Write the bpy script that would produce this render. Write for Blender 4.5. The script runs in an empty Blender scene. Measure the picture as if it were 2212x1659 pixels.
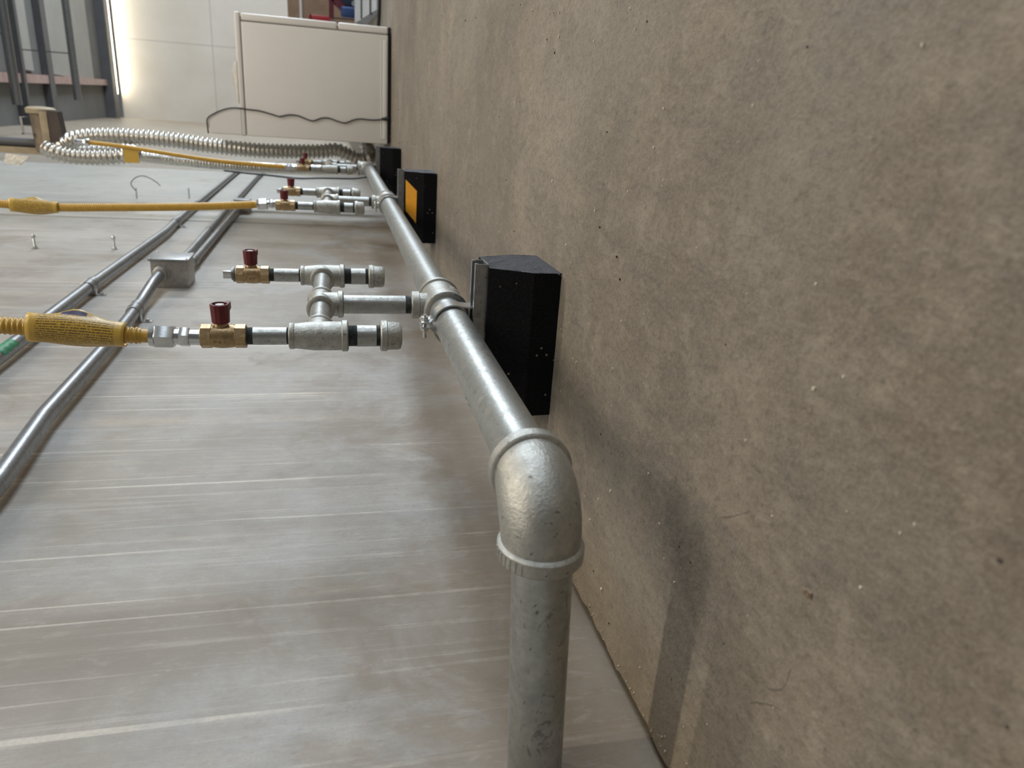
import bpy, bmesh, math, random
from mathutils import Vector, Matrix
random.seed(7)
S = bpy.context.scene
COL = S.collection
PI = math.pi

# ------------------------------------------------------------------ camera
# World: X runs along the concrete wall, Y points into the wall, Z is up, metres.
# The photograph was taken with the phone on its side, so up in the room is left in the frame.
FPX = 1540.0
VX = Vector((-0.22748, -0.34683, 0.90992))      # world X seen in the camera (right, down, forward)
VY = Vector((-0.06587, 0.93776, 0.34098))
VZ = Vector((-0.97155, 0.01763, -0.23617))
cam_d = bpy.data.cameras.new('camera')
cam = bpy.data.objects.new('camera', cam_d)
COL.objects.link(cam)
m = Matrix(((VX[0], -VX[1], -VX[2]), (VY[0], -VY[1], -VY[2]), (VZ[0], -VZ[1], -VZ[2]))).to_4x4()
m.translation = Vector((0, 0, 0.352))
cam.matrix_world = m
cam_d.sensor_width = 36.0
cam_d.lens = 36.0 * FPX / 2212.0
cam_d.clip_start = 0.02
cam_d.clip_end = 200
cam_d.dof.use_dof = True
cam_d.dof.focus_distance = 1.15
cam_d.dof.aperture_fstop = 6.5
S.camera = cam

S.view_settings.view_transform = 'Standard'
S.view_settings.look = 'None'
S.view_settings.exposure = -0.08
S.view_settings.gamma = 1.0
S.view_settings.use_curve_mapping = False

# ------------------------------------------------------------------ light
world = bpy.data.worlds.new('world')
S.world = world
world.use_nodes = True
wn = world.node_tree
bg = wn.nodes['Background']
bg.inputs[0].default_value = (0.80, 0.80, 0.80, 1)
bg.inputs[1].default_value = 0.14

def area(name, loc, rot, sx, sy, power, color):
    d = bpy.data.lights.new(name, 'AREA')
    d.shape = 'RECTANGLE'
    d.size = sx
    d.size_y = sy
    d.energy = power
    d.color = color
    o = bpy.data.objects.new(name, d)
    COL.objects.link(o)
    o.location = loc
    o.rotation_euler = rot
    return o

# daylight through the three open roll-up doors in the long wall opposite
DOORS = ((-2.6, 1.4, 330), (6.0, 10.5, 900), (17.0, 22.0, 2100))
for i, (xa, xb, pw) in enumerate(DOORS):
    area('door_daylight', ((xa + xb) / 2, -11.9, 2.0), (PI / 2, 0, 0), xb - xa, 4.0, pw, (0.80, 0.90, 1.0))
# ceiling strip lamps that run across the hall (their housings are built further down)
LAMPS = ((0.66, 3.9, 78), (3.3, 4.3, 80))
for x, z, p in LAMPS:
    area('strip_lamp_light', (x, -1.6, z - 0.06), (0, 0, 0), 0.10, 2.6, p, (1.0, 0.90, 0.76))

# ------------------------------------------------------------------ materials
def nt(name):
    mt = bpy.data.materials.new(name)
    mt.use_nodes = True
    t = mt.node_tree
    return mt, t, t.nodes['Principled BSDF'], t.links

def N(t, kind, **kw):
    n = t.nodes.new(kind)
    for k, v in kw.items():
        if k.startswith('i_'):
            n.inputs[k[2:].replace('_', ' ')].default_value = v
        else:
            setattr(n, k, v)
    return n

def obj_coord(t, scale=(1, 1, 1)):
    c = N(t, 'ShaderNodeTexCoord')
    mp = N(t, 'ShaderNodeMapping')
    mp.inputs['Scale'].default_value = scale
    t.links.new(c.outputs['Object'], mp.inputs['Vector'])
    return mp.outputs['Vector']

def noise(t, vec, scale, detail=4, rough=0.5, dist=0.0):
    n = N(t, 'ShaderNodeTexNoise')
    n.inputs['Scale'].default_value = scale
    n.inputs['Detail'].default_value = detail
    n.inputs['Roughness'].default_value = rough
    n.inputs['Distortion'].default_value = dist
    t.links.new(vec, n.inputs['Vector'])
    return n.outputs['Fac']

def ramp(t, fac, a, b, va=0.0, vb=1.0):
    r = N(t, 'ShaderNodeMapRange')
    r.clamp = True
    r.inputs['From Min'].default_value = a
    r.inputs['From Max'].default_value = b
    r.inputs['To Min'].default_value = va
    r.inputs['To Max'].default_value = vb
    t.links.new(fac, r.inputs['Value'])
    return r.outputs['Result']

def mix(t, fac, a, b, mode='MIX'):
    n = N(t, 'ShaderNodeMix')
    n.data_type = 'RGBA'
    n.blend_type = mode
    for sock, v in ((n.inputs['Factor'], fac), (n.inputs['A'], a), (n.inputs['B'], b)):
        if isinstance(v, (tuple, float, int)):
            sock.default_value = v if not isinstance(v, tuple) or len(v) == 4 else v + (1,)
        else:
            t.links.new(v, sock)
    return n.outputs['Result']

def mth(t, op, a, b=0.0):
    n = N(t, 'ShaderNodeMath')
    n.operation = op
    for i, v in enumerate((a, b)):
        if isinstance(v, (int, float)):
            n.inputs[i].default_value = v
        else:
            t.links.new(v, n.inputs[i])
    return n.outputs[0]

def bump(t, bs, h, strength, dist=0.01):
    b = N(t, 'ShaderNodeBump')
    b.inputs['Strength'].default_value = strength
    b.inputs['Distance'].default_value = dist
    t.links.new(h, b.inputs['Height'])
    t.links.new(b.outputs[0], bs.inputs['Normal'])

def simple(name, col, rough=0.6, metal=0.0, var=0.12, scale=30.0, bmp=0.0):
    mt, t, bs, L = nt(name)
    v = obj_coord(t)
    f = noise(t, v, scale, 4, 0.6)
    dark = tuple(c * (1 - var) for c in col)
    lite = tuple(min(1, c * (1 + var)) for c in col)
    L.new(mix(t, ramp(t, f, 0.3, 0.7), dark, lite), bs.inputs['Base Color'])
    bs.inputs['Roughness'].default_value = rough
    bs.inputs['Metallic'].default_value = metal
    if bmp:
        bump(t, bs, f, bmp, 0.002)
    return mt

def galvanised(name, col=(0.60, 0.61, 0.60), rough=0.33, bmp=0.15, bscale=60.0, scratches=0.5, metal=0.9):
    # satin zinc skin with pits, scuffs and cross scratches
    mt, t, bs, L = nt(name)
    v = obj_coord(t)
    big = noise(t, v, 18, 3, 0.6, 0.4)
    mid = noise(t, v, 75, 4, 0.65)
    c = mix(t, ramp(t, big, 0.35, 0.68), tuple(x * 0.84 for x in col), col)
    c = mix(t, ramp(t, mid, 0.40, 0.72), c, tuple(min(1, x * 1.18) for x in col))
    pits = noise(t, v, 160, 2, 0.5)
    c = mix(t, ramp(t, pits, 0.67, 0.73, 0, 0.75), c, (0.12, 0.11, 0.10))
    sv = obj_coord(t, (260, 40, 60))
    sc = noise(t, sv, 1.0, 3, 0.7, 0.8)
    c = mix(t, ramp(t, sc, 0.62, 0.68, 0, scratches), c, (0.16, 0.15, 0.14))
    L.new(c, bs.inputs['Base Color'])
    bs.inputs['Metallic'].default_value = metal
    L.new(ramp(t, mid, 0.3, 0.75, rough + 0.10, rough - 0.06), bs.inputs['Roughness'])
    h = noise(t, v, bscale, 5, 0.65)
    bump(t, bs, h, bmp, 0.004)
    return mt

def floor_mat():
    mt, t, bs, L = nt('worn_concrete_floor')
    v = obj_coord(t)
    a = noise(t, v, 1.3, 4, 0.55, 0.5)
    b = noise(t, v, 5.5, 5, 0.6, 0.3)
    c = mix(t, ramp(t, a, 0.34, 0.68), (0.160, 0.130, 0.098), (0.330, 0.282, 0.222))
    c = mix(t, ramp(t, b, 0.44, 0.68, 0, 0.70), c, (0.150, 0.135, 0.115))
    cl = noise(t, v, 16, 5, 0.65, 0.3)
    c = mix(t, ramp(t, cl, 0.50, 0.68, 0, 0.40), c, (0.385, 0.335, 0.268))
    fine = noise(t, obj_coord(t, (1.0, 1.7, 1)), 38, 4, 0.7, 0.4)
    c = mix(t, ramp(t, fine, 0.48, 0.66, 0, 0.34), c, (0.13, 0.112, 0.092))
    c = mix(t, ramp(t, fine, 0.46, 0.30, 0, 0.30), c, (0.40, 0.35, 0.28))
    sw = noise(t, obj_coord(t, (3, 14, 1)), 3.0, 5, 0.7, 1.0)
    c = mix(t, ramp(t, sw, 0.52, 0.70, 0, 0.50), c, (0.115, 0.108, 0.098))
    grey = noise(t, v, 3.1, 3, 0.5, 0.4)
    c = mix(t, ramp(t, grey, 0.50, 0.66, 0, 0.45), c, (0.225, 0.210, 0.180))
    g = noise(t, v, 230, 3, 0.7)
    c = mix(t, ramp(t, g, 0.35, 0.7, 0.0, 0.36), c, (0.36, 0.315, 0.255))
    g2 = noise(t, v, 95, 4, 0.7)
    c = mix(t, ramp(t, g2, 0.50, 0.72, 0.0, 0.50), c, (0.09, 0.078, 0.066))
    # brown dirt along the foot of the wall
    sep = N(t, 'ShaderNodeSeparateXYZ')
    L.new(v, sep.inputs[0])
    edge = ramp(t, mth(t, 'ADD', sep.outputs[1], mth(t, 'MULTIPLY', b, 0.16)), 0.60, 0.74)
    c = mix(t, mth(t, 'MULTIPLY', edge, 0.55), c, (0.20, 0.150, 0.090))
    L.new(c, bs.inputs['Base Color'])
    L.new(ramp(t, a, 0.3, 0.7, 0.50, 0.66), bs.inputs['Roughness'])
    bs.inputs['Specular IOR Level'].default_value = 0.40
    # trowel scratches: short arcs and a patch of fine concentric strokes
    def dist(x0, y0):
        dx = mth(t, 'SUBTRACT', sep.outputs[0], x0)
        dy = mth(t, 'SUBTRACT', sep.outputs[1], y0)
        return mth(t, 'SQRT', mth(t, 'ADD', mth(t, 'MULTIPLY', dx, dx), mth(t, 'MULTIPLY', dy, dy)))
    for x0, y0, rr, mx, my, ms in ((0.43, 0.405, 0.040, 0.395, 0.425, 0.030), (0.60, 0.20, 0.16, 0.50, 0.33, 0.035), (0.30, 0.60, 0.19, 0.42, 0.45, 0.030)):
        d = mth(t, 'ABSOLUTE', mth(t, 'SUBTRACT', mth(t, 'ADD', dist(x0, y0), mth(t, 'MULTIPLY', cl, 0.010)), rr))
        k = mth(t, 'MULTIPLY', ramp(t, d, 0.0011, 0.0004), ramp(t, dist(mx, my), ms, ms * 0.7))
        c = mix(t, mth(t, 'MULTIPLY', k, 0.55), c, (0.075, 0.062, 0.050))
    for x0, y0, mx, my, ms in ((0.62, 0.62, 0.455, 0.47, 0.035), (0.30, 0.10, 0.555, 0.265, 0.045), (0.7, 0.3, 0.50, 0.36, 0.03)):
        wv = mth(t, 'SINE', mth(t, 'MULTIPLY', mth(t, 'ADD', dist(x0, y0), mth(t, 'MULTIPLY', cl, 0.006)), 1500.0))
        k = mth(t, 'MULTIPLY', ramp(t, wv, 0.4, 0.95), ramp(t, dist(mx, my), ms, ms * 0.4))
        c = mix(t, mth(t, 'MULTIPLY', mth(t, 'MULTIPLY', k, ramp(t, cl, 0.4, 0.6)), 0.35), c, (0.09, 0.075, 0.06))
    L.new(c, bs.inputs['Base Color'])
    bump(t, bs, mth(t, 'ADD', mth(t, 'ADD', mth(t, 'MULTIPLY', g, 0.25), mth(t, 'MULTIPLY', g2, 0.55)), mth(t, 'ADD', cl, b)), 0.55, 0.004)
    return mt

def wall_mat():
    mt, t, bs, L = nt('tilt_up_concrete_wall')
    v = obj_coord(t)
    sep = N(t, 'ShaderNodeSeparateXYZ')
    L.new(v, sep.inputs[0])
    X, Z = sep.outputs[0], sep.outputs[2]
    a = noise(t, v, 1.6, 4, 0.6, 0.6)
    b = noise(t, v, 5.0, 6, 0.62, 0.6)
    c = mix(t, ramp(t, a, 0.40, 0.62), (0.268, 0.240, 0.202), (0.400, 0.380, 0.350))
    # tone that changes from panel to panel
    c = mix(t, ramp(t, X, 4.765, 4.785), c, mix(t, ramp(t, a, 0.3, 0.7), (0.40, 0.385, 0.335), (0.49, 0.48, 0.44)))
    c = mix(t, ramp(t, X, 8.5, 8.6), c, mix(t, ramp(t, b, 0.3, 0.7), (0.21, 0.165, 0.115), (0.33, 0.275, 0.205)))
    # pale and dark drip lines that run down the wall
    d1 = noise(t, obj_coord(t, (52, 1, 0.7)), 1.0, 2, 0.5, 0.15)
    d2 = noise(t, obj_coord(t, (90, 1, 1.3)), 1.0, 3, 0.6, 0.2)
    d3 = noise(t, obj_coord(t, (13, 1, 0.5)), 1.0, 4, 0.6, 0.3)
    c = mix(t, ramp(t, d1, 0.640, 0.690, 0, 0.62), c, (0.70, 0.65, 0.57))
    c = mix(t, ramp(t, d2, 0.57, 0.72, 0, 0.42), c, (0.66, 0.63, 0.57))
    c = mix(t, ramp(t, d2, 0.44, 0.28, 0, 0.48), c, (0.31, 0.275, 0.245))
    c = mix(t, ramp(t, d3, 0.56, 0.72, 0, 0.30), c, (0.60, 0.49, 0.37))
    # brown damp stains, densest near the foot of the wall
    low = ramp(t, Z, 0.62, 0.02)
    st = mth(t, 'ADD', b, mth(t, 'MULTIPLY', low, 0.23))
    c = mix(t, ramp(t, st, 0.58, 0.74, 0, 0.70), c, (0.205, 0.160, 0.110))
    band = mth(t, 'MULTIPLY', ramp(t, mth(t, 'ADD', X, b), 3.75, 4.35), ramp(t, X, 4.95, 4.6))
    c = mix(t, mth(t, 'MULTIPLY', band, mth(t, 'MULTIPLY', ramp(t, Z, 1.3, 0.5), 0.5)), c, (0.255, 0.200, 0.140))
    foot = ramp(t, mth(t, 'ADD', Z, mth(t, 'MULTIPLY', b, 0.22)), 0.25, 0.15)
    blue = noise(t, v, 3.3, 5, 0.65, 0.5)
    c = mix(t, ramp(t, mth(t, 'ADD', blue, mth(t, 'MULTIPLY', ramp(t, Z, 0.75, 0.2), 0.08)), 0.54, 0.68, 0, 0.60), c, (0.375, 0.378, 0.372))
    c = mix(t, mth(t, 'MULTIPLY', foot, 0.80), c, (0.215, 0.168, 0.115))
    pit = noise(t, obj_coord(t, (110, 110, 36)), 1.0, 5, 0.8, 0.6)
    c = mix(t, mth(t, 'MULTIPLY', ramp(t, pit, 0.54, 0.68, 0, 0.75), ramp(t, Z, 0.7, 0.15)), c, (0.20, 0.18, 0.165))
    fn = noise(t, obj_coord(t, (60, 60, 22)), 1.0, 5, 0.7, 0.3)
    c = mix(t, ramp(t, fn, 0.50, 0.70, 0, 0.30), c, (0.255, 0.228, 0.198))
    c = mix(t, ramp(t, fn, 0.46, 0.30, 0, 0.25), c, (0.52, 0.50, 0.465))
    g = noise(t, v, 240, 2, 0.6)
    c = mix(t, ramp(t, g, 0.3, 0.75, 0, 0.25), c, (0.24, 0.215, 0.19))
    L.new(c, bs.inputs['Base Color'])
    bs.inputs['Roughness'].default_value = 0.50
    bs.inputs['Specular IOR Level'].default_value = 0.42
    bump(t, bs, mth(t, 'ADD', mth(t, 'MULTIPLY', d2, 0.7), mth(t, 'ADD', mth(t, 'MULTIPLY', pit, 0.6), b)), 0.30, 0.004)
    return mt

def far_wall_mat():
    mt, t, bs, L = nt('painted_far_wall')
    v = obj_coord(t)
    sep = N(t, 'ShaderNodeSeparateXYZ')
    L.new(v, sep.inputs[0])
    a = noise(t, v, 0.6, 3, 0.5)
    c = mix(t, ramp(t, a, 0.3, 0.7), (0.60, 0.545, 0.47), (0.69, 0.64, 0.57))
    for ax, val, w in ((1, -1.95, 0.03), (2, 4.55, 0.03), (1, -8.0, 0.03)):
        d = mth(t, 'ABSOLUTE', mth(t, 'SUBTRACT', sep.outputs[ax], val))
        c = mix(t, ramp(t, d, w, w * 0.3, 0, 0.45), c, (0.30, 0.27, 0.24))
    L.new(c, bs.inputs['Base Color'])
    bs.inputs['Roughness'].default_value = 0.6
    return mt

def emis(name, col, s):
    mt, t, bs, L = nt(name)
    bs.inputs['Base Color'].default_value = col + (1,)
    bs.inputs['Emission Color'].default_value = col + (1,)
    bs.inputs['Emission Strength'].default_value = s
    return mt

def rubber_mat():
    mt, t, bs, L = nt('recycled_black_rubber')
    v = obj_coord(t)
    g = noise(t, v, 260, 4, 0.7)
    c = mix(t, ramp(t, g, 0.45, 0.75), (0.004, 0.004, 0.005), (0.013, 0.014, 0.017))
    sp = N(t, 'ShaderNodeTexVoronoi')
    sp.inputs['Scale'].default_value = 75
    L.new(v, sp.inputs['Vector'])
    rnd = N(t, 'ShaderNodeSeparateColor')
    L.new(sp.outputs['Color'], rnd.inputs[0])
    fleck = mth(t, 'MULTIPLY', ramp(t, sp.outputs['Distance'], 0.17, 0.10), ramp(t, rnd.outputs[0], 0.86, 0.88))
    c = mix(t, fleck, c, (0.32, 0.26, 0.18))
    L.new(c, bs.inputs['Base Color'])
    bs.inputs['Roughness'].default_value = 0.8
    bs.inputs['Specular IOR Level'].default_value = 0.15
    bump(t, bs, g, 0.8, 0.003)
    return mt

def rubber_cut_mat():
    mt, t, bs, L = nt('cut_rubber_end')
    v = obj_coord(t)
    g = noise(t, v, 420, 4, 0.75)
    c = mix(t, ramp(t, g, 0.42, 0.66), (0.012, 0.013, 0.017), (0.17, 0.19, 0.25))
    L.new(c, bs.inputs['Base Color'])
    bs.inputs['Roughness'].default_value = 0.42
    bump(t, bs, g, 1.0, 0.006)
    return mt

def tag_mat():
    # yellow warning label with rows of small unreadable print
    mt, t, bs, L = nt('yellow_printed_tag')
    v = obj_coord(t)
    uv = N(t, 'ShaderNodeTexCoord')
    sep = N(t, 'ShaderNodeSeparateXYZ')
    L.new(uv.outputs['UV'], sep.inputs[0])
    rows = mth(t, 'FRACT', mth(t, 'MULTIPLY', sep.outputs[1], 24.0))
    row_id = mth(t, 'FLOOR', mth(t, 'MULTIPLY', sep.outputs[1], 24.0))
    comb = N(t, 'ShaderNodeCombineXYZ')
    L.new(mth(t, 'MULTIPLY', sep.outputs[0], 60.0), comb.inputs[0])
    L.new(mth(t, 'MULTIPLY', row_id, 7.3), comb.inputs[1])
    w = noise(t, comb.outputs[0], 1.0, 2, 0.6)
    ink = mth(t, 'MULTIPLY', ramp(t, rows, 0.52, 0.60), ramp(t, w, 0.40, 0.50))
    ink = mth(t, 'MULTIPLY', ink, ramp(t, sep.outputs[0], 0.10, 0.12))
    ink = mth(t, 'MULTIPLY', ink, ramp(t, sep.outputs[0], 0.92, 0.90))
    c = mix(t, mth(t, 'MULTIPLY', ink, 0.85), (0.62, 0.40, 0.075), (0.05, 0.035, 0.02))
    L.new(c, bs.inputs['Base Color'])
    bs.inputs['Roughness'].default_value = 0.38
    return mt

M = {}
M['floor'] = floor_mat()
M['wall'] = wall_mat()
M['far'] = far_wall_mat()
M['pipe'] = galvanised('galvanised_pipe', (0.40, 0.41, 0.395), 0.38, 0.22, 34, 0.60)
M['cast'] = galvanised('galvanised_cast_fitting', (0.44, 0.44, 0.41), 0.43, 0.30, 300, 0.25)
M['zinc'] = simple('zinc_plated_steel', (0.62, 0.64, 0.65), 0.25, 0.95, 0.10, 70, 0.04)
M['thread'] = simple('sealed_pipe_thread', (0.20, 0.215, 0.22), 0.42, 0.8, 0.4, 90, 0.2)
M['emt'] = galvanised('grey_conduit', (0.33, 0.34, 0.35), 0.34, 0.05, 40, 0.5)
M['box'] = galvanised('grey_box_steel', (0.42, 0.41, 0.39), 0.42, 0.08, 40, 0.2, 0.8)
M['brass'] = simple('cast_brass', (0.40, 0.285, 0.155), 0.38, 0.8, 0.22, 160, 0.25)
M['red'] = simple('dark_red_plastic', (0.12, 0.010, 0.013), 0.42, 0, 0.15, 60)
M['hose'] = simple('yellow_coated_hose', (0.56, 0.33, 0.05), 0.33, 0, 0.10, 50)
M['tag'] = tag_mat()
M['rubber'] = rubber_mat()
M['cut'] = rubber_cut_mat()
M['sticker'] = simple('orange_reflective_sticker', (0.80, 0.36, 0.02), 0.35, 0, 0.06, 40)
M['white'] = simple('white_enamel', (0.78, 0.755, 0.72), 0.32, 0, 0.015, 8)
M['liner'] = simple('grey_seam', (0.22, 0.205, 0.19), 0.7, 0, 0.05, 30)
M['seam'] = simple('dark_gap', (0.030, 0.028, 0.026), 0.8, 0, 0.2, 30)
M['blackp'] = simple('black_plastic', (0.018, 0.018, 0.018), 0.45, 0, 0.2, 30)
M['cord'] = simple('grey_black_cord', (0.045, 0.045, 0.043), 0.5, 0, 0.2, 30)
M['foil'] = galvanised('aluminium_foil_duct', (0.66, 0.64, 0.59), 0.27, 0.20, 60, 0.0, 1.0)
M['plastic'] = simple('crumpled_white_plastic', (0.70, 0.66, 0.60), 0.4, 0, 0.06, 30, 0.3)
M['roof'] = simple('grey_roof_deck', (0.15, 0.15, 0.146), 0.75, 0, 0.12, 0.9)
M['roofl'] = simple('pale_roof_insulation', (0.36, 0.35, 0.325), 0.7, 0, 0.08, 1.2)
M['steel'] = simple('dark_grey_purlin', (0.10, 0.10, 0.105), 0.5, 0.2, 0.1, 3)
M['beam'] = simple('pink_primed_beam', (0.40, 0.27, 0.245), 0.45, 0, 0.2, 3)
M['bright'] = emis('daylight_pane', (1.0, 0.94, 0.76), 34.0)
M['lampem'] = emis('lamp_diffuser', (1.0, 0.92, 0.80), 5.0)
M['ply'] = simple('brown_plywood', (0.33, 0.215, 0.14), 0.7, 0, 0.18, 6)
M['redbox'] = simple('red_tool_box', (0.45, 0.035, 0.045), 0.4, 0, 0.1, 20)
M['maroon'] = simple('maroon_steel', (0.13, 0.02, 0.035), 0.45, 0, 0.1, 20)
M['blue'] = simple('blue_steel', (0.03, 0.07, 0.22), 0.45, 0, 0.1, 20)
M['navy'] = simple('navy_cloth', (0.02, 0.03, 0.06), 0.7, 0, 0.2, 20)
M['wrap'] = simple('pale_blue_wrap_and_sheen', (0.50, 0.54, 0.60), 0.35, 0, 0.08, 8, 0.2)
M['brown'] = simple('brown_weathered_steel', (0.26, 0.20, 0.14), 0.5, 0.3, 0.25, 20)
M['tan'] = simple('tan_weathered_board', (0.40, 0.32, 0.21), 0.6, 0, 0.2, 12)
M['dkbrown'] = simple('dark_brown_board', (0.085, 0.066, 0.055), 0.7, 0, 0.2, 12)
M['stone'] = simple('pale_grit', (0.62, 0.55, 0.44), 0.8, 0, 0.2, 300)
M['grit'] = simple('dark_grit', (0.06, 0.045, 0.035), 0.8, 0, 0.3, 300)
M['green'] = simple('green_paint', (0.03, 0.22, 0.10), 0.5, 0, 0.2, 60)
M['joint'] = simple('dirty_joint', (0.055, 0.040, 0.026), 0.9, 0, 0.4, 60, 0.5)
M['purple'] = simple('dark_blue_print', (0.035, 0.025, 0.10), 0.4, 0, 0.1, 60)

# ------------------------------------------------------------------ mesh builder
def frame(d):
    d = Vector(d).normalized()
    a = Vector((0, 0, 1)) if abs(d.z) < 0.9 else Vector((1, 0, 0))
    u = d.cross(a).normalized()
    return u, d.cross(u).normalized(), d

class MB:
    def __init__(s):
        s.v, s.f, s.m, s.flat = [], [], [], []
    def add(s, vs, fs, mi=0, flat=False):
        o = len(s.v)
        s.v += [Vector(p) for p in vs]
        for f in fs:
            s.f.append([i + o for i in f])
            s.m.append(mi)
            s.flat.append(flat)
        return s
    def box(s, a, b, mi=0, ch=0.0):
        x0, y0, z0 = (min(a[i], b[i]) for i in range(3))
        x1, y1, z1 = (max(a[i], b[i]) for i in range(3))
        if ch <= 0:
            vs = [(x, y, z) for x in (x0, x1) for y in (y0, y1) for z in (z0, z1)]
            return s.add(vs, [(0, 1, 3, 2), (4, 6, 7, 5), (0, 4, 5, 1), (2, 3, 7, 6), (0, 2, 6, 4), (1, 5, 7, 3)], mi, True)
        bm = bmesh.new()
        vs = [bm.verts.new((x, y, z)) for x in (x0, x1) for y in (y0, y1) for z in (z0, z1)]
        for f in [(0, 1, 3, 2), (4, 6, 7, 5), (0, 4, 5, 1), (2, 3, 7, 6), (0, 2, 6, 4), (1, 5, 7, 3)]:
            bm.faces.new([vs[i] for i in f])
        bmesh.ops.bevel(bm, geom=bm.edges[:], offset=ch, segments=3, affect='EDGES', profile=0.5)
        bm.verts.index_update()
        s.add([v.co.copy() for v in bm.verts], [[v.index for v in f.verts] for f in bm.faces], mi)
        bm.free()
        return s
    def lathe(s, o, d, prof, n=32, mats=None, caps=True, mi=0, flat=False, phase=0.0):
        u, w, d = frame(d)
        o = Vector(o)
        base = len(s.v)
        for (t, r) in prof:
            for k in range(n):
                a = 2 * PI * k / n + phase
                s.v.append(o + d * t + (u * math.cos(a) + w * math.sin(a)) * r)
        for j in range(len(prof) - 1):
            mj = mats[j] if mats else mi
            for k in range(n):
                k2 = (k + 1) % n
                s.f.append([base + j * n + k, base + j * n + k2, base + (j + 1) * n + k2, base + (j + 1) * n + k])
                s.m.append(mj)
                s.flat.append(flat)
        if caps:
            s.f.append([base + k for k in range(n)][::-1])
            s.m.append(mats[0] if mats else mi)
            s.flat.append(True)
            e = base + (len(prof) - 1) * n
            s.f.append([e + k for k in range(n)])
            s.m.append(mats[-1] if mats else mi)
            s.flat.append(True)
        return s
    def sweep(s, pts, rad, n=16, mi=0, caps=True):
        pts = [Vector(p) for p in pts]
        L = len(pts)
        rad = rad if isinstance(rad, (list, tuple)) else [rad] * L
        tang = []
        for i in range(L):
            tang.append((pts[min(i + 1, L - 1)] - pts[max(i - 1, 0)]).normalized())
        u, w, _ = frame(tang[0])
        base = len(s.v)
        for i in range(L):
            u = (u - tang[i] * u.dot(tang[i])).normalized()
            w = tang[i].cross(u)
            for k in range(n):
                a = 2 * PI * k / n
                s.v.append(pts[i] + (u * math.cos(a) + w * math.sin(a)) * rad[i])
        for j in range(L - 1):
            for k in range(n):
                k2 = (k + 1) % n
                s.f.append([base + j * n + k, base + j * n + k2, base + (j + 1) * n + k2, base + (j + 1) * n + k])
                s.m.append(mi)
                s.flat.append(False)
        if caps:
            s.f.append([base + k for k in range(n)][::-1])
            s.f.append([base + (L - 1) * n + k for k in range(n)])
            s.m += [mi, mi]
            s.flat += [True, True]
        return s
    def prism(s, poly, axis, a, b, mi=0, capmi=None, flat=True):
        # poly: 2D outline in the two other axes (in x,y,z order), extruded along axis from a to b
        def P(q, t):
            if axis == 0: return (t, q[0], q[1])
            if axis == 1: return (q[0], t, q[1])
            return (q[0], q[1], t)
        n = len(poly)
        s.add([P(q, a) for q in poly] + [P(q, b) for q in poly], [[k, (k + 1) % n, n + (k + 1) % n, n + k] for k in range(n)], mi, flat)
        s.add([P(q, a) for q in poly], [list(range(n))[::-1]], mi if capmi is None else capmi, True)
        s.add([P(q, b) for q in poly], [list(range(n))], mi if capmi is None else capmi, True)
        return s
    def build(s, name, mats, parent=None, origin=(0, 0, 0), sharp=38, label=None, bevel=0.0, keepn=False):
        o3 = Vector(origin)
        me = bpy.data.meshes.new(name)
        me.from_pydata([tuple(p - o3) for p in s.v], [], s.f)
        mats = mats if isinstance(mats, (list, tuple)) else [mats]
        for mt in mats:
            me.materials.append(mt)
        for p, mi, fl in zip(me.polygons, s.m, s.flat):
            p.material_index = mi
            p.use_smooth = not fl
        if not keepn:
            bm = bmesh.new()
            bm.from_mesh(me)
            bmesh.ops.recalc_face_normals(bm, faces=bm.faces)
            bm.to_mesh(me)
            bm.free()
        me.set_sharp_from_angle(angle=math.radians(sharp))
        ob = bpy.data.objects.new(name, me)
        COL.objects.link(ob)
        if parent is not None:
            ob.parent = parent
        else:
            ob.location = o3
        if bevel:
            md = ob.modifiers.new('bevel', 'BEVEL')
            md.width = bevel
            md.segments = 2
            md.limit_method = 'ANGLE'
        if label:
            ob['label'] = label
        return ob

def thing(name, label, cat, loc, group=None, rz=0.0):
    o = bpy.data.objects.new(name, None)
    o.empty_display_size = 0.05
    COL.objects.link(o)
    o.location = loc
    o.rotation_euler = (0, 0, rz)
    tag(o, label, cat, group)
    return o

def tag(o, label, cat, group=None, kind=None):
    if label: o['label'] = label
    if cat: o['category'] = cat
    if group: o['group'] = group
    if kind: o['kind'] = kind
    return o

def struct(ob):
    ob['kind'] = 'structure'
    return ob

def copy_tree(o, parent=None):
    c = o.copy()
    COL.objects.link(c)
    if parent is not None:
        c.parent = parent
    for ch in [x for x in COL.objects if x.parent == o]:
        copy_tree(ch, c)
    return c

def smooth_path(pts, n=12):
    pts = [Vector(p) for p in pts]
    P = [pts[0] * 2 - pts[1]] + pts + [pts[-1] * 2 - pts[-2]]
    out = []
    for i in range(1, len(P) - 2):
        a, b, c, d = P[i - 1], P[i], P[i + 1], P[i + 2]
        for k in range(n):
            t = k / n
            out.append(0.5 * ((2 * b) + (c - a) * t + (2 * a - 5 * b + 4 * c - d) * t * t + (3 * b - a - 3 * c + d) * t ** 3))
    out.append(P[-2])
    return out

def resample(pts, step):
    out, acc = [pts[0]], 0.0
    for a, b in zip(pts, pts[1:]):
        L = (b - a).length
        while L > 1e-9 and acc + L >= step:
            t = (step - acc) / L
            a = a.lerp(b, t)
            out.append(a)
            L = (b - a).length
            acc = 0.0
        acc += L
    return out

# ------------------------------------------------------------------ room shell
WY = 0.682          # face of the concrete wall
XF = 30.0           # far end of the hall
def roof_z(x): return 7.92 - 0.108 * (XF - x)

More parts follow.
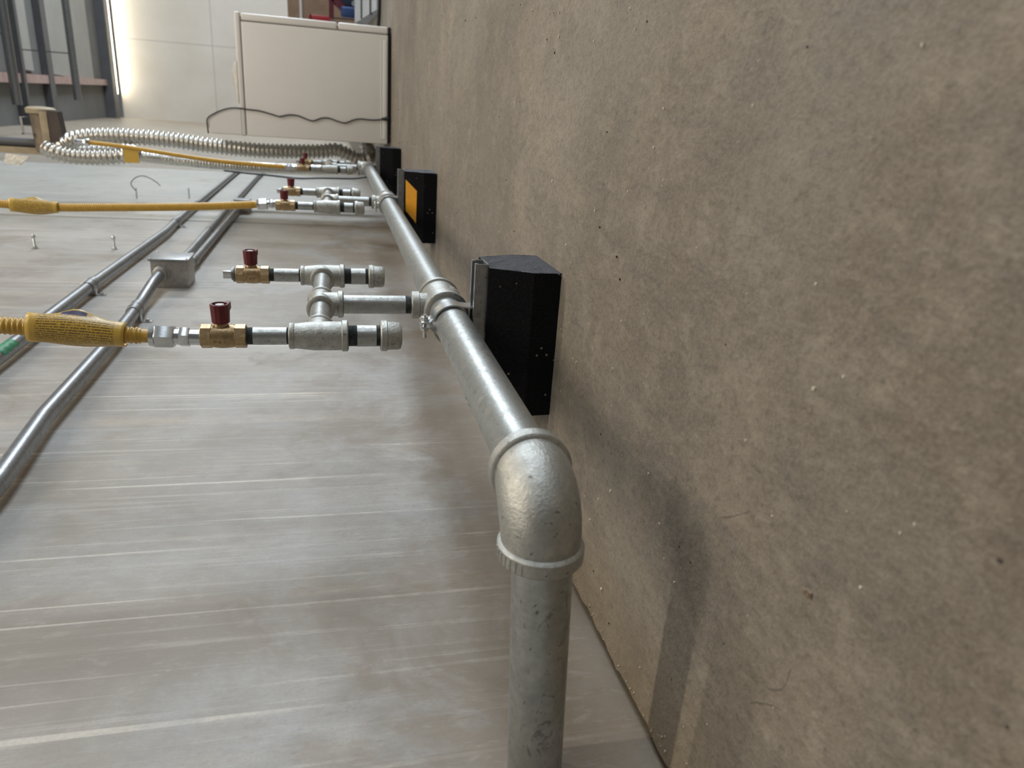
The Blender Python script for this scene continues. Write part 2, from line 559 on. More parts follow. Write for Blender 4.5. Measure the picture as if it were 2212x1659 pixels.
# floor slab, its edge along the wall slightly broken, an open joint in front of the wall
b = MB()
xs = [-4 + i * 0.5 for i in range(9)] + [0.15 + i * 0.011 for i in range(90)] + [1.2 + i * 0.6 for i in range(50)]
xs = sorted(set([x for x in xs if x < XF + 1.0] + [XF + 1.0]))
ed = []
for x in xs:
    j = random.uniform(-0.0025, 0.0018) + 0.002 * math.sin(x * 37) + 0.002 * math.sin(x * 91) if 0.1 < x < 1.2 else 0
    ed.append(WY - 0.016 + j)
for i in range(len(xs) - 1):
    b.add([(xs[i], -13, 0), (xs[i + 1], -13, 0), (xs[i + 1], ed[i + 1], 0), (xs[i], ed[i], 0)], [(0, 1, 2, 3)], 0, True)
    b.add([(xs[i], ed[i], 0), (xs[i + 1], ed[i + 1], 0), (xs[i + 1], ed[i + 1] + 0.001, -0.10), (xs[i], ed[i] + 0.001, -0.10)], [(0, 1, 2, 3)], 1, True)
b.add([(-4, WY - 0.03, -0.034), (XF + 1, WY - 0.03, -0.034), (XF + 1, WY + 0.01, -0.034), (-4, WY + 0.01, -0.034)], [(0, 1, 2, 3)], 1, True)
b.add([(-4, -13, -0.12), (XF + 1, -13, -0.12), (XF + 1, WY + 0.2, -0.12), (-4, WY + 0.2, -0.12)], [(3, 2, 1, 0)], 1, True)
struct(b.build('floor', [M['floor'], M['joint']], keepn=True))

b = MB()
for xa, xb in ((-4.0, 4.762), (4.790, 8.55), (8.565, 20.0), (20.012, XF + 0.3)):
    b.box((xa, WY, -0.12), (xb, WY + 0.2, 9.5))
for xj in (4.775, 8.5575, 20.006):
    b.box((xj - 0.012, WY + 0.018, -0.12), (xj + 0.012, WY + 0.15, 9.5), 1)
struct(b.build('wall_left', [M['wall'], M['joint']]))

b = MB()
b.box((XF, -13, -0.1), (XF + 0.25, WY + 0.2, 7.72))
struct(b.build('wall_far', M['far']))
# long wall opposite with two open roll-up doors
b = MB()
prev = -4.0
for xa, xb, pw in DOORS:
    b.box((prev, -12.25, 0), (xa, -12.0, 9))
    b.box((xa, -12.25, 4.0), (xb, -12.0, 9))
    prev = xb
b.box((prev, -12.25, 0), (XF, -12.0, 9))
struct(b.build('wall_right', M['far']))

# roof: deck, pale insulation band, purlins across, slot of daylight above the far wall
def slab(b, x0, x1, y0, y1, dz0, dz1, mi=0):
    vs = []
    for x in (x0, x1):
        for y in (y0, y1):
            for dz in (dz0, dz1):
                vs.append((x, y, roof_z(x) + dz))
    return b.add(vs, [(0, 1, 3, 2), (4, 6, 7, 5), (0, 4, 5, 1), (2, 3, 7, 6), (0, 2, 6, 4), (1, 5, 7, 3)], mi, True)
b = MB()
slab(b, -4, XF + 0.3, -13, WY + 0.2, 0.12, 0.32)
slab(b, 20.9, 26.4, -13, -0.42, 0.04, 0.12, 1)
slab(b, 18.2, 19.3, -13, -0.42, 0.06, 0.12, 1)
struct(b.build('ceiling', [M['roof'], M['roofl']]))
for i, (x, w, h) in enumerate(((28.4, 0.9, 0.30), (20.2, 0.5, 0.16), (17.8, 0.2, 0.2), (14.5, 0.2, 0.2), (11.0, 0.2, 0.2), (7.0, 0.2, 0.2), (3.0, 0.2, 0.2))):
    b = MB()
    slab(b, x, x + w, -12, WY, 0.12 - h, 0.115)
    struct(b.build('trim_%d' % (i + 1), M['steel']))
b = MB()
vs = []
for x in (9.0, 29.6):
    yc = -0.20 - 0.019 * (x - 16.4)
    for y in (yc - 0.10, yc + 0.08):
        for dz in (-0.02, 0.08):
            vs.append((x, y, roof_z(x) + dz))
b.add(vs, [(0, 1, 3, 2), (4, 6, 7, 5), (0, 4, 5, 1), (2, 3, 7, 6), (0, 2, 6, 4), (1, 5, 7, 3)], 0, True)
struct(b.build('trim_8', M['beam']))
b = MB()
b.add([(XF - 0.12, -12, 7.80), (XF - 0.12, -0.12, 7.80), (XF - 0.30, -0.12, 7.92), (XF - 0.30, -12, 7.92)], [(0, 1, 2, 3)], 0, True)
b.add([(XF - 0.11, -12, 7.81), (XF - 0.11, -0.12, 7.81), (XF - 0.29, -0.12, 7.93), (XF - 0.29, -12, 7.93)], [(3, 2, 1, 0)], 0, True)
struct(b.build('window_1', M['bright']))

# two round pipes hung across the hall under the roof
for i, (x, z, ya, lab) in enumerate(((18.3, 5.72, 0.12, 'grey round pipe hung across the hall, nearer the bright window slot'),
                                     (13.6, 5.22, 0.22, 'grey round pipe under the roof at the upper edge of the frame'))):
    r = 0.075 if i == 0 else 0.07
    o = MB().lathe((x, -11.9, z), (0, 1, 0), [(0, r), (11.9 + ya, r)], 20).build('ceiling_pipe', M['emt'], origin=(0, 0, 0))
    tag(o, lab, 'pipe', 'pipes hung under the roof')
    for y in (-0.8, -4.5, -8.5):
        MB().box((x - 0.01, y - 0.01, z), (x + 0.01, y + 0.01, roof_z(x) + 0.12)).build('hanger_rod', M['steel'], o)

# strip lamps (the light itself is set at the top)
for i, (x, z, p) in enumerate(LAMPS):
    L0 = thing('strip_lamp', 'white strip lamp hanging from the roof over the wall, number %s from the camera' % ('one two'.split()[i]), 'lamp', (x, -1.6, z), 'strip lamps across the hall')
    MB().box((x - 0.09, -2.95, z), (x + 0.09, -0.25, z + 0.07), 0, 0.01).build('housing', M['white'], L0, (x, -1.6, z))
    MB().box((x - 0.05, -2.9, z - 0.012), (x + 0.05, -0.3, z)).build('diffuser', M['lampem'], L0, (x, -1.6, z))
    for y in (-2.5, -0.7):
        MB().box((x - 0.004, y - 0.004, z + 0.07), (x + 0.004, y + 0.004, roof_z(x) + 0.12)).build('hanger_rod', M['steel'], L0, (x, -1.6, z))

# ------------------------------------------------------------------ gas pipe
GX, GY, GZ = 0.570, 0.328, 0.164
ROT = -0.0112
gas = thing('gas_pipe', 'long galvanised gas pipe on black blocks with elbow and three valved branches', 'pipe', (GX, GY, 0), None, ROT)
R2 = 0.03015
def gb(mb, name, mats, parent=gas, label=None, **k):
    return mb.build(name, mats, parent, (GX, GY, 0), label=label, **k)
def G(x, z=GZ, dy=0.0): return Vector((x, GY + dy, z))

RISERS = (1.275, 2.765, 4.300)
# main run, one continuous pipe
gb(MB().lathe(G(0.60), (1, 0, 0), [(0, R2), (RISERS[-1] - 0.60 - 0.02, R2)], 64), 'main_pipe', M['pipe'])
# elbow
def elbow(o, r, c2f, ro, ring, rl):
    # o: corner of the two axes, one arm along +X, the other along +Y
    b = MB()
    pts, Rb = [], c2f * 0.86
    for k in range(0, 17):
        a = PI / 2 * k / 16
        pts.append(o + Vector((Rb - Rb * math.sin(a), Rb - Rb * math.cos(a), 0)))
    rad = [ro * (1.0 + 0.05 * math.sin(PI * k / 16)) for k in range(17)]
    pts = [o + Vector((c2f - 0.004, 0, 0))] + pts + [o + Vector((0, c2f - 0.004, 0))]
    rad = [ro] + rad + [ro]
    b.sweep(pts, rad, 48)
    for d in (Vector((1, 0, 0)), Vector((0, 1, 0))):
        p = [(c2f - rl, ro * 0.98), (c2f - rl + 0.0015, ring - 0.0015), (c2f - rl + 0.003, ring), (c2f - 0.003, ring), (c2f - 0.0005, ring - 0.002), (c2f, ring - 0.005), (c2f, r)]
        b.lathe(o, d, p, 48)
    return b
CO = G(0.570)
gb(elbow(CO, R2, 0.066, 0.0385, 0.0428, 0.019), 'pipe_elbow', M['cast'])
# cast bands on the collar that faces the wall
b = MB()
for a in range(0, 7):
    an = -PI / 2 + 0.16 * a - 0.9
    c = CO + Vector((0, 0.0575, 0)) + Vector((math.cos(an), 0, -math.sin(an) * 1.0)) * 0.0424
    b.box(c - Vector((0.0008, 0.006, 0.0008)), c + Vector((0.0008, 0.006, 0.0008)))
gb(b, 'collar_rib', M['cast'])
# stub that drops slightly towards the wall
sd = (Vector((GX - 0.004, WY + 0.008, 0.1465)) - CO)
sl = sd.length
gb(MB().lathe(CO + sd.normalized() * 0.03, sd, [(0, R2), (0.038, R2), (0.0381, R2 + 0.0003), (sl - 0.03, R2)], 64), 'stub_pipe', M['pipe'])

def ring_prof(L, ro, ring, rl, r):
    # closed fitting body from 0 to L with a raised band at each end
    return [(0, r), (0, ring - 0.003), (0.002, ring), (rl, ring), (rl + 0.0015, ro), (L - rl - 0.0015, ro), (L - rl, ring), (L - 0.002, ring), (L, ring - 0.003), (L, r)]
def tee(o, run, br, Lr, Lb, ro, ring, rl, r, ro_b=None, ring_b=None, top_small=None, r_b=None):
    b = MB()
    run = Vector(run)
    P = ring_prof(Lr, ro, ring, rl, r)
    if top_small:
        # run that narrows to a smaller outlet at its far end
        P = [(0, r), (0, ring - 0.003), (0.002, ring), (rl, ring), (rl + 0.0015, ro), (Lr * 0.58, ro), (Lr - rl * 0.8 - 0.0015, top_small[0]), (Lr - rl * 0.8, top_small[1]), (Lr - 0.0015, top_small[1]), (Lr, top_small[1] - 0.002), (Lr, top_small[2])]
    b.lathe(Vector(o) - run * (Lr / 2), run, P, 40)
    rb, rg = ro_b or ro, ring_b or ring
    b.lathe(o, br, [(0.0, rb * 0.97), (Lb - rl - 0.0015, rb), (Lb - rl, rg), (Lb - 0.002, rg), (Lb, rg - 0.003), (Lb, r_b or r)], 40)
    b.lathe(Vector(o) - Vector(br) * ro * 0.96, br, [(0, 0.001), (0.001, ro * 0.45), (0.005, ro * 0.75), (0.014, ro * 0.95), (0.02, ro * 0.98)], 32)
    return b
R1, R34 = 0.0167, 0.01335
def nipple(o, d, L, r, th=0.012, ridges=True):
    b = MB()
    prof, mats = [], []
    def zone(a, c):
        n = max(2, int(abs(c - a) / 0.0011))
        for k in range(n):
            prof.append((a + (c - a) * k / n, r - 0.0001))
            prof.append((a + (c - a) * (k + 0.5) / n, r - 0.0011))
            mats.extend([1, 1])
    zone(0, th)
    prof.append((th, r)); mats.append(0)
    prof.append((L - th, r)); mats.append(1)
    zone(L - th, L)
    prof.append((L, r - 0.0005))
    return b.lathe(o, d, prof, 32, mats=mats)
def nut(b, o, d, t0, t1, af, mi=0, ph=0.3):
    rr = af / 2 / math.cos(PI / 6)
    b.lathe(o, d, [(t0, rr * 0.93), (t0 + 0.0015, rr), (t1 - 0.0015, rr), (t1, rr * 0.93)], 6, mi=mi, flat=True, phase=ph)
    return b

def valve(o, parent_name_root, face=Vector((0, -1, 0))):
    # small brass ball valve standing on end, red knob on its room side
    b = MB()
    u = (0, 0, 1)
    for ta, tb_ in ((0.0, 0.017), (0.048, 0.064)):
        b.lathe(o, u, [(ta, 0.0165), (ta + 0.0012, 0.0178), (tb_ - 0.0012, 0.0178), (tb_, 0.0165)], 8, flat=True, phase=0.2)
    b.lathe(o, u, [(0.014, 0.0160), (0.018, 0.0168), (0.026, 0.0178), (0.034, 0.0182), (0.042, 0.0176), (0.051, 0.0160)], 32)
    c = Vector(o) + Vector((0, 0, 0.035))
    b.lathe(c, face, [(0.012, 0.0105), (0.0185, 0.0100), (0.0235, 0.0075), (0.028, 0.0075)], 24)
    # cast letters hinted as low raised strokes on the side facing the lens
    for dz in (-0.006, 0.001, 0.008):
        b.lathe(c + Vector((-0.0178, 0.004, dz)), (-1, 0, 0), [(0, 0.0024), (0.0006, 0.0022), (0.0006, 0.0012), (0.0, 0.0011)], 12, caps=False)
    v = gb(b, 'ball_valve', M['brass'])
    k = MB()
    # fluted knob
    n = 48
    prof = [(0.0205, 0.0105), (0.0215, 0.0120), (0.046, 0.0132), (0.0485, 0.0130), (0.0495, 0.0120), (0.0495, 0.0105), (0.0420, 0.0095)]
    uu, ww, dd = frame(face)
    base = len(k.v)
    for (t, r) in prof:
        for q in range(n):
            a = 2 * PI * q / n
            rr = r * (1 + (0.045 if (q % 4) < 2 and r > 0.0118 else 0))
            k.v.append(c + dd * t + (uu * math.cos(a) + ww * math.sin(a)) * rr)
    for j in range(len(prof) - 1):
        for q in range(n):
            q2 = (q + 1) % n
            k.f.append([base + j * n + q, base + j * n + q2, base + (j + 1) * n + q2, base + (j + 1) * n + q])
            k.m.append(0); k.flat.append(False)
    k.f.append([base + (len(prof) - 1) * n + q for q in range(n)]); k.m.append(0); k.flat.append(True)
    # short wing of the knob on its far side
    k.box(c + face * 0.046 + Vector((0.006, 0, -0.013)) - Vector((0, 0.003, 0)), c + face * 0.046 + Vector((0.019, 0, -0.006)) + Vector((0, 0.008, 0)))
    hk = gb(k, 'valve_knob', M['red'], v, label='dark red fluted knob')
    s = MB()
    nut(s, c, face, 0.040, 0.0485, 0.0120)
    gb(s, 'stem_nut', M['zinc'], hk)
    return v

ZT = 0.380          # height of the cross tees
def branch_set(xr, plug=True):
    dn, df = 0.190, 0.228
    # tee in the main run, branch up
    if xr != RISERS[-1]:
        b = tee(G(xr), (1, 0, 0), (0, 0, 1), 0.118, 0.058, 0.0360, 0.0395, 0.014, R2, 0.022, 0.0250, r_b=R1)
        gb(b, 'run_tee', M['cast'])
    else:
        b = MB()
        pts, Rb = [], 0.045
        for k in range(13):
            a = PI / 2 * k / 12
            pts.append(G(xr - Rb + Rb * math.sin(a), GZ + Rb - Rb * math.cos(a)))
        b.sweep([G(xr - 0.060)] + pts + [G(xr, GZ + 0.058)], 0.0365, 32)
        b.lathe(G(xr - 0.062), (1, 0, 0), [(0, R2), (0, 0.037), (0.002, 0.040), (0.016, 0.040), (0.018, 0.036)], 40)
        b.lathe(G(xr, GZ + 0.048), (0, 0, 1), [(0, 0.036), (0.001, 0.040), (0.012, 0.040), (0.014, 0.036), (0.014, R1)], 40)
        gb(b, 'end_elbow', M['cast'])
    gb(nipple(G(xr, GZ + 0.050), (0, 0, 1), 0.155, R1, 0.018), 'riser_pipe', [M['pipe'], M['thread']])
    gb(tee(G(xr, ZT), (1, 0, 0), (0, 0, -1), 0.074, 0.039, 0.0215, 0.0240, 0.009, R1), 'cross_tee', M['cast'])
    gb(nipple(G(xr - dn + 0.018, ZT), (1, 0, 0), dn - 0.018 - 0.030, R1, 0.016), 'cross_pipe', [M['pipe'], M['pipe']])
    gb(nipple(G(xr + 0.030, ZT), (1, 0, 0), df - 0.018 - 0.030, R1, 0.016), 'cross_pipe', [M['pipe'], M['pipe']])
    for j, (x, side) in enumerate(((xr - dn, 1), (xr + df, -1))):
        gb(tee(G(x, ZT), (0, 0, 1), (side, 0, 0), 0.088, 0.040, 0.0222, 0.0242, 0.009, R1, top_small=(0.0190, 0.0200, R34)), 'leg_tee', M['cast'])
        gb(nipple(G(x, ZT - 0.104), (0, 0, 1), 0.065, R1, 0.018), 'drip_pipe', [M['pipe'], M['thread']])
        c = MB().lathe(G(x, ZT - 0.092), (0, 0, -1), [(0, R1), (0, 0.0220), (0.002, 0.0240), (0.0100, 0.0240), (0.0112, 0.0222), (0.028, 0.0216), (0.0315, 0.0200), (0.0335, 0.014), (0.034, 0.0)], 40, caps=False)
        c.lathe(G(x, ZT - 0.111, 0.004) + Vector((-0.0214, 0, 0)), (-1, 0, 0), [(-0.001, 0.0056), (0.0007, 0.0054), (0.0007, 0.0038), (-0.001, 0.0036)], 20, caps=False)
        gb(c, 'drip_cap', M['cast'])
        gb(nipple(G(x, ZT + 0.030), (0, 0, 1), 0.082, R34, 0.017), 'valve_pipe', [M['pipe'], M['thread']])
        zv = ZT + 0.104
        valve(G(x, zv), gas)
        if side == -1:
            p = MB()
            p.lathe(G(x, zv + 0.062), (0, 0, 1), [(0, 0.0125), (0.004, 0.0150), (0.007, 0.0150), (0.0072, 0.0118), (0.010, 0.0118)], 28, mats=[1, 1, 1, 1, 0])
            p.box(G(x, zv + 0.071) - Vector((0.0075, 0.0075, 0)), G(x, zv + 0.088) + Vector((0.0075, 0.0075, 0)), 0, 0.0012)
            gb(p, 'pipe_plug', [M['zinc'], M['thread']])
    return xr - dn, xr + df
legs = [branch_set(x) for x in RISERS]
def gworld(x, y, z):
    # a point of the pipe's own frame in the room
    v = Matrix.Rotation(ROT, 3, 'Z') @ Vector((x - GX, y - GY, 0))
    return Vector((GX + v.x, GY + v.y, z))

# ------------------------------------------------------------------ rubber blocks, struts, clamps
def make_block():
    bl = thing('rubber_support_block', '', 'support block', (0, 0, 0), 'black rubber blocks under the gas pipe')
    n0, n1 = 0.0, 0.246
    prof = [(-0.080, 0.0), (0.080, 0.0), (0.082, 0.046), (0.052, 0.112), (-0.047, 0.112), (-0.082, 0.046)]
    b = MB()
    # walls in a few strips so that the edges can be slightly ragged
    rnd = random.Random(3)
    ns = 14
    ring = []
    for i in range(ns + 1):
        y = n0 + (n1 - n0) * i / ns
        ring.append([(px + rnd.uniform(-0.0008, 0.0008), y, pz + (rnd.uniform(-0.0008, 0.0008) if pz > 0 else 0)) for px, pz in prof])
    vs = [p for r_ in ring for p in r_]
    k = len(prof)
    fs = []
    for i in range(ns):
        for j in range(k):
            fs.append([i * k + j, i * k + (j + 1) % k, (i + 1) * k + (j + 1) % k, (i + 1) * k + j])
    b.add(vs, fs, 0, True)
    # rough cut ends, subdivided
    for e, y, sg in ((0, n0, -1), (1, n1, 1)):
        P = ring[0] if e == 0 else ring[-1]
        bm = bmesh.new()
        f = bm.faces.new([bm.verts.new(p) for p in P])
        bmesh.ops.triangulate(bm, faces=[f])
        bmesh.ops.subdivide_edges(bm, edges=bm.edges[:], cuts=9, use_grid_fill=True)
        bm.verts.index_update()
        vv = []
        for v in bm.verts:
            c = v.co.copy()
            if not v.is_boundary:
                c.y += sg * rnd.uniform(-0.0014, 0.0008)
            vv.append(c)
        b.add(vv, [[v.index for v in f.verts] for f in bm.faces], 1, True)
        bm.free()
    b.build('rubber_body', [M['rubber'], M['cut']], bl, sharp=25, keepn=False)
    # slotted channel set on the block, open side up, lips turned in
    c = MB()
    xa, xb, za, zb, t = -0.0385, 0.0025, 0.112, 0.1335, 0.0025
    out = [(xa, zb), (xa, za), (xb, za), (xb, zb), (xb - 0.0095, zb), (xb - 0.0095, zb - 0.006), (xb - 0.0095 + t, zb - 0.006), (xb - 0.0095 + t, zb - t), (xb - t, zb - t),
           (xb - t, za + t), (xa + t, za + t), (xa + t, zb - t), (xa + 0.0095 - t, zb - t), (xa + 0.0095 - t, zb - 0.006), (xa + 0.0095, zb - 0.006), (xa + 0.0095, zb)]
    c.prism(out, 1, -0.004, 0.243)
    c.box((xa + t, 0.001, za + t), (xb - t, 0.240, za + t + 0.0006), 1)
    c.build('strut_channel', [M['emt'], M['seam']], bl)
    return bl
blk = make_block()
BL = ((1.166, 0.219, 'nearest black rubber block under the pipe, speckled, with a bare channel on top'),
      (2.690, 0.179, 'middle black rubber block with an orange reflective sticker on its side'),
      (4.160, 0.161, 'farthest black rubber block, next to the foot of the white dryer'))
blocks = [blk, copy_tree(blk), copy_tree(blk)]
for o, (x, y, lab) in zip(blocks, BL):
    o.location = (x, y, 0)
    o['label'] = lab
s = MB()
# sticker on the sloping side of the second block (slope runs from (-.082,.046) to (-.047,.112))
def slope(z): return -0.082 + 0.035 * (z - 0.046) / 0.066 - 0.0012
q = [(0.028, 0.108), (0.064, 0.070), (0.176, 0.071), (0.136, 0.107)]
s.add([(slope(z), y, z) for y, z in q] + [(slope(z) + 0.0012, y, z) for y, z in q], [(0, 1, 2, 3), (7, 6, 5, 4), (0, 4, 5, 1), (1, 5, 6, 2), (2, 6, 7, 3), (3, 7, 4, 0)], 0, True)
s.build('reflective_sticker', M['sticker'], blocks[1], label='orange reflective sticker')

def make_clamp():
    cl = thing('pipe_clamp', '', 'clamp', (0, 0, 0), 'pipe clamps on the channels')
    # local origin: pipe axis above the strut, pipe along X
    r, w, t = R2 + 0.0028, 0.031, 0.0024
    drop = GZ - 0.1335
    for side in (-1, 1):
        b = MB()
        path = []
        for k in range(0, 19):
            a = math.radians(72 - k * (72 + 20) / 18)           # from near the top down the side
            path.append((side * math.cos(a) * (r + t / 2), math.sin(a) * (r + t / 2)))
        top = [(side * 0.004, r + 0.020), (side * 0.0045, r + 0.006)]
        bot = [(side * (r * 0.93), -drop + 0.004), (side * (r * 0.93), -drop - 0.008)]
        path = top + path + bot
        vs, fs = [], []
        for i, (y, z) in enumerate(path):
            a_, b_ = path[max(i - 1, 0)], path[min(i + 1, len(path) - 1)]
            ty, tz = b_[0] - a_[0], b_[1] - a_[1]
            L_ = math.hypot(ty, tz) or 1
            ny, nz = -tz / L_ * t / 2, ty / L_ * t / 2
            for x in (-w / 2, w / 2):
                vs.append((x, y + ny, z + nz))
                vs.append((x, y - ny, z - nz))
        for i in range(len(path) - 1):
            o = i * 4
            fs += [(o, o + 2, o + 6, o + 4), (o + 1, o + 5, o + 7, o + 3), (o, o + 4, o + 5, o + 1), (o + 2, o + 3, o + 7, o + 6)]
        e = (len(path) - 1) * 4
        fs += [(0, 1, 3, 2), (e, e + 2, e + 3, e + 1)]
        b.add(vs, fs)
        b.build('clamp_half', M['zinc'], cl, sharp=50)
    b = MB()
    b.lathe((0, -0.015, r + 0.013), (0, 1, 0), [(0, 0.0032), (0.040, 0.0032)], 16)
    nut(b, Vector((0, -0.013, r + 0.013)), (0, 1, 0), 0.001, 0.0078, 0.013)
    nut(b, Vector((0, 0.0057, r + 0.013)), (0, 1, 0), 0, 0.007, 0.013)
    b.build('bolt', M['zinc'], cl)
    return cl
cl = make_clamp()
clamps = [cl, copy_tree(cl), copy_tree(cl)]
CLL = ('zinc pipe clamp with bolt on the nearest block', 'zinc pipe clamp above the block with the orange sticker', 'zinc pipe clamp on the farthest block beside the dryer')
for o, (bx, by, _), lab in zip(clamps, BL, CLL):
    p = gworld(bx - 0.010, GY, GZ)
    o.location = p
    o.rotation_euler = (0, 0, ROT)
    o['label'] = lab

# ------------------------------------------------------------------ yellow gas hoses
def hose(pts, r, amp, pitch, lab, smooth_to=None, tags=()):
    P = resample(smooth_path(pts, 14), pitch / 4)
    root = thing('gas_hose', lab, 'hose', tuple(pts[0]), 'yellow coated gas hoses')
    o = tuple(pts[0])
    rad = []
    Lacc = 0.0
    for i in range(len(P)):
        if i: Lacc += (P[i] - P[i - 1]).length
        ph = i % 4
        a = amp * (1, 0.5, -0.6, 0.5)[ph]
        rad.append(r + (a if Lacc > 0.020 else -0.0012))
    MB().sweep(P, rad, 20).build('hose_tube', M['hose'], root, o, sharp=180)
    d = (P[3] - P[0]).normalized()
    b = MB()
    base = Vector(pts[0])
    # steel flare nut and adapter between hose and valve
    nut(b, base, -d, -0.002, 0.024, r * 2.75, ph=0.3)
    b.lathe(base, -d, [(-0.009, r * 1.30), (-0.002, r * 1.42)], 28)
    b.lathe(base, -d, [(0.022, 0.0115), (0.060, 0.0115)], 24)
    nut(b, base, -d, 0.031, 0.045, 0.026, ph=0.1)
    b.build('flare_fitting', M['zinc'], root, o)
    return root, P
def sleeve_tag(root, P, i0, i1, rr, side, origin, flap=True, plain=False):
    # printed plastic label folded round the hose: open loop with a free edge
    seg = [P[int(i0 + (i1 - i0) * k / 24)] for k in range(25)]
    t = (seg[-1] - seg[0]).normalized()
    back = Vector((-1, 0, 0))
    u = (back - t * back.dot(t)).normalized()      # towards the lens
    w = t.cross(u)
    if w.y < 0: w = -w                              # towards the wall
    b = MB()
    me_v, me_f, uvs = [], [], []
    n = 22
    for i, c in enumerate(seg):
        s_ = i / 24
        bulge = 1 + 0.10 * math.sin(PI * min(1, s_ * 1.15)) * side
        for j in range(n + 1):
            q = j / n
            a = -2.15 + 4.3 * q                      # angle from the lens side
            R_ = rr * (1.0 + 0.10 * math.cos(a * 2 + s_ * 3))
            off = u * math.cos(a) * R_ * 0.85 + w * math.sin(a) * R_ * bulge
            if q > 0.86: off += w * (q - 0.86) * 0.05 * math.sin(PI * s_) * side
            if q < 0.16 and flap: off += (-w) * (0.16 - q) * 0.085 * math.exp(-((s_ - 0.52) / 0.2) ** 2)
            me_v.append(tuple(c + off - Vector(origin)))
            uvs.append((s_, q))
    for i in range(24):
        for j in range(n):
            a_ = i * (n + 1) + j
            me_f.append((a_, a_ + 1, a_ + n + 2, a_ + n + 1))
    me = bpy.data.meshes.new('printed_tag')
    me.from_pydata(me_v, [], me_f)
    me.materials.append(M['tag'])
    me.materials.append(M['purple'])
    ul = me.uv_layers.new(name='UVMap')
    for p in me.polygons:
        p.use_smooth = True
        for li in p.loop_indices:
            ul.data[li].uv = uvs[me.loops[li].vertex_index]
    for p in me.polygons:
        i, j = divmod(p.index, n)
        if flap and not plain and j in (1, 2) and 10 <= i <= 15: p.material_index = 1
    o = bpy.data.objects.new('printed_tag', me)
    COL.objects.link(o)
    o.parent = root
    o['label'] = 'yellow printed warning tag'
    sm = o.modifiers.new('thickness', 'SOLIDIFY')
    sm.thickness = 0.0006
    return o
TOPV = ZT + 0.104 + 0.064
n1 = gworld(legs[0][0], GY, TOPV)
h1p = [n1 + Vector((0, 0, 0.060)), n1 + Vector((0, -0.001, 0.085)), n1 + Vector((0, -0.004, 0.12)), n1 + Vector((0.0, -0.009, 0.17)), n1 + Vector((0, -0.014, 0.23)),
       n1 + Vector((0, -0.018, 0.30)), n1 + Vector((0.0, -0.020, 0.42)), n1 + Vector((0.02, -0.012, 0.62)), n1 + Vector((0.10, 0.05, 0.95))]
h1, P1 = hose(h1p, 0.0112, 0.0014, 0.0066, 'thick yellow corrugated hose with a printed tag on the nearest valve')
k1 = lambda z: min(range(len(P1)), key=lambda i: abs(P1[i].z - z))
sleeve_tag(h1, P1, k1(n1.z + 0.100), k1(n1.z + 0.222), 0.0185, 1, tuple(h1p[0]))
n2 = gworld(legs[1][0], GY, TOPV)
h2p = [n2 + Vector((0, 0, 0.050)), n2 + Vector((0, 0.010, 0.17)), n2 + Vector((0, 0.020, 0.33)), n2 + Vector((0, 0.028, 0.50)), n2 + Vector((0, 0.034, 0.64)),
       n2 + Vector((0, 0.034, 0.74)), n2 + Vector((0, 0.028, 0.84)), n2 + Vector((0.0, 0.020, 1.0)), n2 + Vector((0.05, 0.08, 1.5))]
h2, P2 = hose(h2p, 0.0125, 0.0005, 0.0066, 'long yellow hose with a loose tag on the middle branch')
k2 = lambda z: min(range(len(P2)), key=lambda i: abs(P2[i].z - z))
sleeve_tag(h2, P2, k2(n2.z + 0.655), k2(n2.z + 0.79), 0.0185, 1, tuple(h2p[0]), True, True)
n3 = gworld(legs[2][0], GY, TOPV)
h3p = [n3 + Vector((0, 0.0, 0.05)), n3 + Vector((0, -0.004, 0.21)), n3 + Vector((0, -0.013, 0.40)), n3 + Vector((0, -0.032, 0.60)), n3 + Vector((0, -0.052, 0.78)),
       n3 + Vector((0, -0.063, 0.90)), n3 + Vector((0, -0.068, 0.99))]
h3, P3 = hose(h3p, 0.0105, 0.0004, 0.0066, 'thin yellow hose with a free flare end in front of the silver duct')
b = MB()
e = P3[-1]
d3 = (P3[-1] - P3[-4]).normalized()
nut(b, e, d3, -0.004, 0.022, 0.032)
b.lathe(e, d3, [(0.02, 0.011), (0.05, 0.011), (0.052, 0.016), (0.06, 0.016)], 16)
b.build('end_fitting', M['zinc'], h3, tuple(h3p[0]))
k3 = lambda z: min(range(len(P3)), key=lambda i: abs(P3[i].z - z))
c = P3[k3(n3.z + 0.83)]
b = MB()
b.box(c + Vector((-0.004, 0.006, -0.065)), c + Vector((-0.002, 0.075, 0.005)))
b.build('hanging_tag', M['tag'], h3, tuple(h3p[0]))

